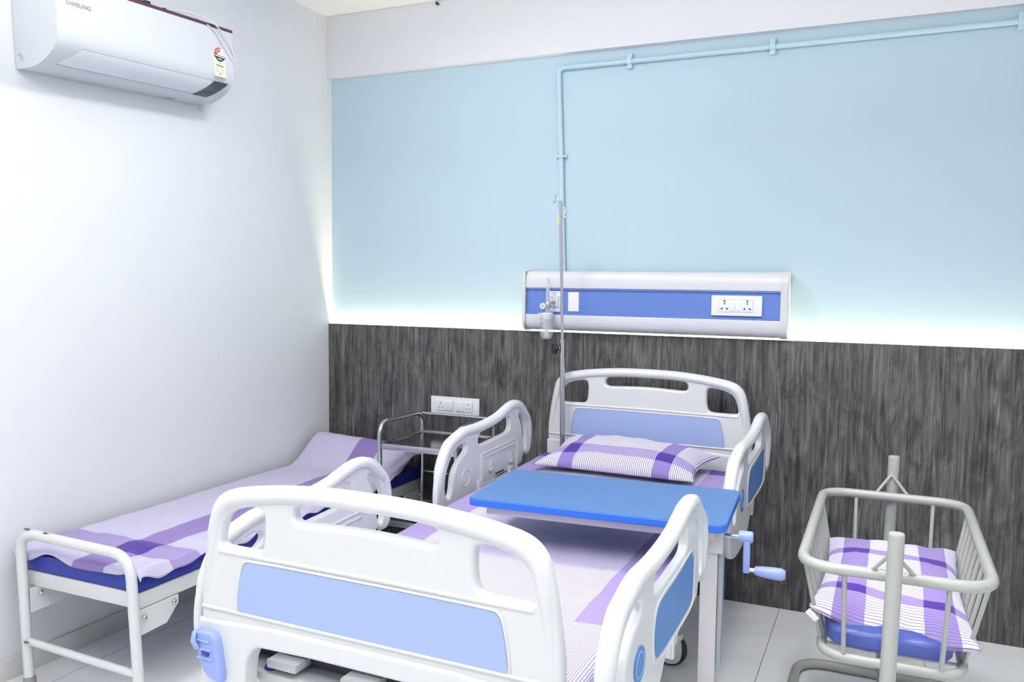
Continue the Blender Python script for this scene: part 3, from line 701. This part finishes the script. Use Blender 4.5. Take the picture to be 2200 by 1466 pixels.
def pillow(name, corners, h, m, uvs, label, cat, zoff=0., seed=0., puff=2.6, nu=56, nv=40, wr=.006, group=None, sag=.0, rest=.25):
    """corners: back-left, back-right, front-right, front-left (x,y,z of the seams)"""
    c = [Vector(p) for p in corners]
    def P_(a, b, top):
        # pinched edges between corner tips
        ea = math.sin(PI*a); eb = math.sin(PI*b)
        aa = a+(.5-a)*.10*eb*abs(2*a-1)**3; b2 = b+(.5-b)*.12*ea*abs(2*b-1)**3
        p = c[0]*(1-aa)*(1-b2)+c[1]*aa*(1-b2)+c[2]*aa*b2+c[3]*(1-aa)*b2
        f = (1-abs(2*a-1)**puff)**.55*(1-abs(2*b-1)**puff)**.55
        w_ = wr*(nz(a*5, b*4, seed)+.5*nz(a*12, b*9, seed+3))*f
        w_ += wr*.9*math.sin(22*(a+.25*b)+5*nz(a*2, b*3, seed+7))*f*(1-f)*2
        z = h*f*(1-rest)+w_ if top else -h*f*rest
        return (p.x, p.y-sag*.5*ea*b**4, p.z+z-sag*ea*b**4)
    V = []; Fc = []; UV = []
    for top in (True, False):
        for j in range(nv+1):
            for i in range(nu+1):
                V.append(P_(i/nu, j/nv, top)); UV.append((i/nu*uvs[0], (j/nv if top else -j/nv*.3)*uvs[1]))
    o_ = (nu+1)*(nv+1)
    for j in range(nv):
        for i in range(nu):
            a = j*(nu+1)+i; Fc.append((a, a+nu+1, a+nu+2, a+1)); Fc.append((a+o_, a+1+o_, a+nu+2+o_, a+nu+1+o_))
    me = bpy.data.meshes.new(name); me.from_pydata(V, [], Fc); ul = me.uv_layers.new(name='UVMap')
    for p in me.polygons:
        p.use_smooth = True
        for li in p.loop_indices: ul.data[li].uv = UV[me.loops[li].vertex_index]
    bm = bmesh.new(); bm.from_mesh(me); bmesh.ops.remove_doubles(bm, verts=bm.verts[:], dist=.00015); bm.to_mesh(me); bm.free()
    me.materials.append(m); o = bpy.data.objects.new(name, me); C.objects.link(o); tag(o, label, cat, group)
    return o
pm = plaid('checked_pillowcase', [(.103, .165), (.488, .556)], [(.268, .350)], .0075, 'u', mid=(128, 112, 176), dark=(72, 46, 138), stripe=(128, 116, 172), base=(232, 230, 240), duty=.45, ubstripe=False)
def BP(u, v, z): q = BM @ Vector((u, -v, z)); return (q.x, q.y, q.z)
pillow('pillow', [BP(-.335, .055, .705), BP(.345, .085, .692), BP(.315, .415, .655), BP(-.345, .415, .655)], .092, pm, (.66, .42), 'purple and white checked pillow lying at the head of the hospital bed', 'pillow', seed=2.)

# IV pole
ivp = BM @ Vector((-.352, -.055, .50))
iv = thing('iv_pole', 'thin steel IV pole with black knob standing at the left corner of the headboard', 'IV pole', ivp)
zt = .64
MB().tube([(0, 0, -.05), (-.012, 0, zt)], .0115, seg=14).build('lower_tube', M['steel'], iv)
MB().tube([(-.012, 0, zt-.02), (-.030, 0, 1.245)], .0068, seg=12).build('upper_rod', M['steel'], iv)
for s in (-1, 1):
    MB().tube(catmull([(-.030, 0, 1.238), (-.030+s*.014, 0, 1.232+(.020 if s < 0 else -.01)), (-.030+s*.024, -.004, 1.235+(.035 if s < 0 else -.03)), (-.030+s*.020, -.01, 1.212+(.035 if s < 0 else -.03)), (-.030+s*.028, -.012, 1.202+(.035 if s < 0 else -.03)), (-.030+s*.032, -.01, 1.212+(.035 if s < 0 else -.03))], 5), .0026, seg=8).build('bag_hook', M['steel'], iv)
kn = MB().tube([(-.008, 0, .600), (-.038, -.004, .600)], .004, seg=8)
kn.build('knob_screw', M['steel'], iv)
star = [((.024+.0035*math.cos(6*a))*math.cos(a), (.024+.0035*math.cos(6*a))*math.sin(a)) for a in [2*PI*k/48 for k in range(48)]]
kb = MB().mesh(plate(star, [], .016, .004, 2), T(-.046, -.006, .600) @ RZ(-.75) @ XZ).lathe([(0, 0), (.010, 0), (.006, .016), (0, .016)], 14, T(-.040, -.004, .600) @ RY(PI/2))
kb.build('clamp_knob', M['black'], iv)
MB().box(-.044, -.031, -.004, .004, 1.145, 1.185, .003).build('tape_tag', M['tag'], iv)

# ------------------------------------------------------------------ overbed table
ta = .062; tc_ = Vector((1.969, -1.273, 0))
ob = thing('overbed_table', 'blue topped overbed table with steel leg and light blue crank reaching across the bed', 'table', tc_, (0, 0, ta))
top = rrect(-.376, .376, -.208, .208, .030)
MB().mesh(plate(top, [], .022, .003, 2), T(0, 0, .739)).build('table_edge', M['table_edge'], ob)
MB().mesh(plate(rrect(-.3745, .3745, -.2065, .2065, .029), [], .0014, .0004, 1), T(0, 0, .7503)).build('table_top', M['table_top'], ob)
MB().box(-.325, .345, -.175, -.145, .700, .728, .002).box(-.325, .345, .12, .15, .700, .728, .002).box(-.325, -.295, -.15, .13, .700, .728, .002).box(.30, .335, -.15, .13, .700, .728, .002).build('support_frame', M['brushed'], ob)
inv = (T(*tc_) @ RZ(ta)).inverted()
def O(x, y, z): return inv @ Vector((x, y, z))
p0 = O(2.305, -1.372, 0)
MB().box(p0.x-.026, p0.x+.020, p0.y-.022, p0.y+.022, .075, .700, .002, T(0, 0, 0)).build('leg', M['brushed'], ob)
MB().box(p0.x+.021, p0.x+.033, p0.y-.012, p0.y+.034, .33, .700, .001).build('rack_cover', M['seam'], ob)
MB().box(p0.x-.010, p0.x+.034, p0.y-.030, p0.y+.034, .655, .728, .002).build('leg_bracket', M['brushed'], ob)
MB().box(p0.x-.50, p0.x+.03, p0.y-.02, p0.y+.02, .050, .085, .003).box(p0.x-.06, p0.x-.02, p0.y-.16, p0.y+.30, .048, .078, .003).build('base', M['brushed'], ob)
for dx, dy in ((-.48, 0), (-.04, -.14), (-.04, .28)):
    o = MB().box(p0.x+dx-.012, p0.x+dx+.012, p0.y+dy-.012, p0.y+dy+.012, .030, .052, .002).build('caster', M['black'], ob)
    MB().lathe([(0, -.009), (.018, -.009), (.022, -.005), (.022, .005), (.018, .009), (0, .009)], 20, T(p0.x+dx, p0.y+dy, .022) @ RX(PI/2)).build('wheel', M['tyre'], o)
cr = MB().tube([(p0.x+.02, p0.y, .699), (p0.x+.085, p0.y-.004, .703)], .0065, seg=12).build('crank_shaft', M['steel'], ob)
ax = p0.x+.085
c = MB().lathe([(0, -.012), (.014, -.012), (.016, -.006), (.016, .022), (.013, .026), (0, .026)], 20, T(ax, p0.y, .703) @ RY(PI/2))
arm = smooth([(-.013, .012), (.013, .012), (.011, -.04), (.010, -.10), (-.010, -.10), (-.012, -.04)], 1)
c.mesh(plate(arm, [], .018, .004, 2), T(ax+.010, p0.y, .703) @ YZ)
c.build('crank_arm', M['handle_blue'], ob)
MB().tube([(ax+.018, p0.y, .612), (ax+.034, p0.y, .612)], .006, seg=10).build('grip_pin', M['plastic'], ob)
MB().lathe([(0, 0), (.011, 0), (.0135, .012), (.0165, .045), (.0165, .070), (.012, .080), (0, .081)], 22, T(ax+.032, p0.y, .612) @ RY(PI/2+.03)).build('crank_grip', M['handle_blue'], ob)

# ------------------------------------------------------------------ attendant couch
cx0, cx1, cy0, cy1 = .055, .625, -1.825, -.085
couch = thing('attendant_couch', 'low white steel tube couch frame standing along the left wall', 'couch', ((cx0+cx1)/2, (cy0+cy1)/2, 0))
Tc = T(-(cx0+cx1)/2, -(cy0+cy1)/2, 0)
MB().tube(fillet([(.138, -1.85, .035), (.112, -1.85, .542), (.618, -1.85, .532), (.650, -1.85, .035)], .075, 8), .0165, seg=16, mtx=Tc).build('end_frame', M['enamel'], couch)
MB().tube([(.13, -1.85, .172), (.645, -1.85, .158)], .0125, seg=14, mtx=Tc).build('cross_bar', M['enamel'], couch)
for x in (.139, .6515): MB().lathe([(0, 0), (.021, 0), (.0195, .045), (.0168, .05), (0, .05)], 18, Tc @ T(x, -1.85, 0)).build('rubber_foot', M['rubber'], couch)
MB().tube(fillet([(.09, -.075, .0), (.09, -.075, .40), (.60, -.075, .40), (.60, -.075, .0)], .05, 6), .0165, seg=14, mtx=Tc).build('end_frame', M['enamel'], couch)
r_ = MB().box(.075, .612, cy0+.002, cy0+.032, .353, .402, .002, Tc).box(.075, .612, cy1-.03, cy1, .353, .402, .002, Tc)
r_.box(.068, .098, cy0+.002, cy1, .353, .402, .002, Tc).box(.592, .622, cy0+.002, cy1, .353, .402, .002, Tc)
for k in range(6): r_.box(.09, .60, cy0+.15+k*.29, cy0+.20+k*.29, .385, .400, .002, Tc)
r_.build('couch_rail', M['enamel'], couch)
for x, yy in ((.626, 0), (.150, 0), (.626, 1), (.062, 1)):
    s = 1 if yy == 0 else -1; yb = -1.845 if yy == 0 else -.08
    pr = [(yb, .352), (yb+s*.175, .352), (yb+s*.175, .325), (yb+s*.125, .275), (yb, .270)]
    o = MB().extr(pr, x-.0025, x+.0025, 'x', Tc).build('corner_bracket', M['enamel'], couch)
    for q, z in ((.035, .325), (.155, .335)):
        MB().lathe([(0, -.007), (.009, -.007), (.009, .007), (.006, .010), (0, .010)], 8, Tc @ T(x, yb+s*q, z) @ RY(PI/2)).build('bolt', M['steel'], o)
ch = MB()
for (x, y, z, dx) in ((.155, -1.85, .557, .014), (.245, -1.85, .5545, .014), (.150, -1.862, .175, .012)):
    ch.tube([(x-dx, y-.004, z), (x, y-.006, z+.0012), (x+dx, y-.003, z)], [.0015, .0042, .0015], seg=8, mtx=Tc)
ch.build('paint_chip', M['chip'], couch)
m_ = MB().box(cx0-.01, .618, cy0+.004, cy1, .403, .462, .010).build('couch_mattress', M['mattress_blue'])
tag(m_, 'thin royal blue mattress lying on the low couch by the wall', 'mattress')
csm = plaid('couch_lilac_sheet', [(.335, .478)], [(-1.695, -1.575)], .0048, 'u', mid=(132, 114, 172), dark=(76, 48, 138), base=(206, 203, 222), stripe=(160, 150, 190), duty=.42)
def couch_sheet(a, b):
    y = -1.845+1.785*b; kk = max(0, min(1, (y+.42)/.3)); x = .045+(.612-.050*kk)*a
    # pillow hump under the sheet at the wall end
    yy = (y+.40)/.34; hump = 0.
    if yy > 0:
        k = max(0, min(1, yy*1.15)); hump = .140*(k*k*(3-2*k))*(1-.08*k)*(1-.45*max(0, (x-.40)/.20)**1.6)*(1+.10*(1-x/.3))
        hump *= 1-.35*max(0, (y+.16)/.16)
    z = .468+hump+.004*nz(x*6, y*3, 2)+.003*nz(x*15, y*8, 4)
    near = math.exp(-(y+1.845)*7)
    z += .007*near*math.sin(x*34+3*nz(x*3, y*3, 6))+.004*near
    z += .004*math.sin(y*42+5*nz(x*4, y*3, 8))*math.exp(-((y+1.62)/.12)**2)
    ex = max(0, x-.618)
    if ex > 0: z -= ex*.62*(1+.35*math.sin(y*21)+.3*math.sin(y*47+2)); x = .618+ex*.5+.003*math.sin(y*30)
    ey = max(0, -1.826-y)
    if ey > 0: z -= ey*.8*(1.1+.8*math.sin(x*19)); y = -1.826-ey*.3
    return (x, y, z)
cs = grid_obj('couch_sheet', couch_sheet, lambda a, b: (.045+.612*a, -1.845+1.785*b), 90, 220, csm, thick=.003)
tag(cs, 'loose lilac striped sheet with purple bands spread over the blue couch mattress', 'bed sheet')
tag(MB().box(.09, .44, -.27, -.10, .464, .520, .028, seg=4).build('couch_pillow', M['tag_white']), 'flat pillow hidden under the sheet at the wall end of the low couch', 'pillow')

# ------------------------------------------------------------------ steel trolley
tr = thing('steel_trolley', 'stainless steel trolley with rounded guard rails standing between the couch and the bed', 'trolley', (.835, -.295, 0))
Tt = T(-.835, -.295*-1, 0)
X0, X1, Y0, Y1 = .642, 1.035, -.490, -.105
for x in (X0, X1):
    MB().tube(fillet([(x, Y0, .06), (x, Y0, .748), (x, Y1, .740), (x, Y1-.012, .06)], .070, 8), .0110, seg=14, mtx=Tt).build('side_frame', M['steel'], tr)
for z, r in ((.737, .0075), (.445, .006)): MB().tube([(X0, Y1, z), (X1, Y1, z)], r, seg=12, mtx=Tt).build('back_bar', M['steel'], tr)
for k, z in enumerate((.650, .300)):
    s = MB().box(X0+.006, X1-.006, Y0+.004, Y1-.004, z-.006, z-.003, 0, Tt)
    s.build('tray', M['steel_tray'], tr)
    e = MB().box(X0+.006, X1-.006, Y0-.002, Y0+.004, z-.024, z+.003, .001, Tt).box(X0+.006, X1-.006, Y1-.006, Y1, z-.024, z+.003, .001, Tt).box(X0+.004, X0+.010, Y0, Y1, z-.024, z+.003, .001, Tt).box(X1-.010, X1-.004, Y0, Y1, z-.024, z+.003, .001, Tt)
    e.build('tray_edge', M['steel'], tr)
for x in (X0, X1):
    for y in (Y0, Y1-.012):
        o = MB().box(x-.010, x+.010, y-.012, y+.012, .040, .065, .002, Tt).build('caster', M['black'], tr)
        MB().lathe([(0, -.009), (.024, -.009), (.028, -.005), (.028, .005), (.024, .009), (0, .009)], 20, Tt @ T(x, y, .028) @ RX(PI/2)).build('wheel', M['tyre'], o)

# ------------------------------------------------------------------ baby cot
cot = thing('baby_cot', 'off-white steel tube cradle cot with slatted basket standing in front of the wood panel', 'cot', (2.765, -1.0, 0))
Tk = T(-2.765, 1.0, 0)
YB, YF = -.524, -1.515; XC = 2.765
for y in (YB, YF):
    MB().tube([(XC-.012, y, .03), (XC+.002, y, .800)], .0185, seg=18, mtx=Tk).lathe([(.0185, 0), (.017, .004), (0, .005)], 18, Tk @ T(XC+.002, y, .800)).build('post', M['cot_enamel'], cot)
    MB().tube(fillet([(2.475, y-.24 if y == YB else y+.24, .019), (2.475, y, .019), (3.055, y, .019), (3.055, y-.24 if y == YB else y+.24, .019)], .11, 8), .0165, seg=14, mtx=Tk).build('floor_bar', M['cot_enamel'], cot)
MB().tube([(XC-.011, YB, .085), (XC-.011, YF, .085)], .014, seg=12, mtx=Tk).build('base_stretcher', M['cot_enamel'], cot)
rz = .668; rx0, rx1, ry0, ry1 = 2.545, 2.990, -1.425, -.560
rim = fillet([(rx0, ry0, rz), (rx1, ry0, rz), (rx1, ry1, rz), (rx0, ry1, rz)], .095, 8, True)
MB().tube(rim, .0150, closed=True, seg=16, mtx=Tk).build('basket_rim', M['cot_enamel'], cot)
bz = .412; bx0, bx1, by0, by1 = 2.595, 2.940, -1.36, -.62
bot = fillet([(bx0, by0, bz), (bx1, by0, bz), (bx1, by1, bz), (bx0, by1, bz)], .08, 8, True)
MB().tube(bot, .0130, closed=True, seg=14, mtx=Tk).build('basket_base', M['cot_enamel'], cot)
for k in range(7):
    y = by0+.09+k*(by1-by0-.18)/6
    MB().tube([(bx0, y, bz-.004), (bx1, y, bz-.004)], .005, seg=8, mtx=Tk).build('base_rod', M['cot_enamel'], cot)
for x_, xb in ((rx0, bx0), (rx1, bx1)):
    for k in range(9):
        f = k/8; yt = ry0+.09+f*(ry1-ry0-.18); yb = by0+.075+f*(by1-by0-.15)
        MB().tube([(x_, yt, rz), (xb, yb, bz)], .0058, seg=10, mtx=Tk).build('basket_bar', M['cot_enamel'], cot)
for (yt, yb) in ((ry0, by0), (ry1, by1)):
    for xt, xb in ((2.652, 2.655), (2.892, 2.885)):
        MB().tube([(xt, yt, rz), (xb, yb, bz)], .0062, seg=10, mtx=Tk).build('basket_bar', M['cot_enamel'], cot)
for y, yp, sx in ((ry1, YB-.004, 1), (ry0, YF+.004, 1)):
    m = MB().tube(fillet([(XC-.052, y, rz+.006), (XC-.004, (y+yp)/2, rz+.075), (XC+.052, y, rz+.006)], .008, 3), .0052, seg=10, mtx=Tk)
    m.tube([(XC-.004, (y+yp)/2, rz+.074), (XC, yp, rz+.080)], .006, seg=10, mtx=Tk)
    m.build('pivot_bracket', M['cot_enamel'], cot)
def soft_block(name, x0, x1, y0, y1, z0, z1, m, bev, amp, parent=None, seed=0.):
    bm = bmesh.new(); bmesh.ops.create_cube(bm, size=1); bmesh.ops.subdivide_edges(bm, edges=bm.edges[:], cuts=22, use_grid_fill=True)
    for v in bm.verts:
        p = v.co*2
        q = Vector((math.copysign(min(abs(p.x), 1), p.x), math.copysign(min(abs(p.y), 1), p.y), p.z))
        l = (abs(q.x)**8+abs(q.y)**8+abs(q.z)**4)**(1/6)
        q = q/max(l, 1.) if l > 1 else q
        v.co = Vector(((x0+x1)/2+q.x*(x1-x0)/2, (y0+y1)/2+q.y*(y1-y0)/2, (z0+z1)/2+q.z*(z1-z0)/2))
        w_ = amp*(noise.noise(v.co*14+Vector((seed, 0, 0)))+.6*noise.noise(v.co*34+Vector((seed, 3, 0))))
        v.co += q.normalized()*w_
    me = bpy.data.meshes.new(name); bm.to_mesh(me); bm.free()
    for p in me.polygons: p.use_smooth = True
    me.materials.append(m); o = bpy.data.objects.new(name, me); C.objects.link(o)
    if parent: o.parent = parent
    return o
cm = soft_block('cot_mattress', 2.600, 2.925, -1.345, -.66, .418, .492, M['cot_mattress'], .02, .005)
tag(cm, 'bright blue cot mattress still wrapped in clear plastic inside the cradle', 'mattress')
fm_ = soft_block('plastic_wrap', 2.594, 2.945, -1.356, -.65, .4145, .499, M['film'], .02, .010, cm, 4.)
MB().box(0, .034, -.003, .003, -.008, .008, .001, T(2.585, -1.338, .492) @ RY(.75) @ T(-.034, 0, 0)).build('care_tag', M['tag_white'], cm)
cpm = plaid('cot_pillowcase', [(.058, .140), (.285, .368)], [(.190, .230), (.462, .498)], .0105, 'v', mid=(150, 132, 190), dark=(78, 50, 142), base=(224, 220, 238), stripe=(124, 106, 168), duty=.22)
pillow('cot_pillow', [(2.572, -.70, .538), (2.958, -.70, .548), (2.975, -1.345, .482), (2.560, -1.325, .520)], .062, cpm, (.41, .62), 'lilac checked pillow lying on the wrapped mattress inside the baby cot', 'pillow', seed=11., wr=.006, puff=3.4, sag=.045)
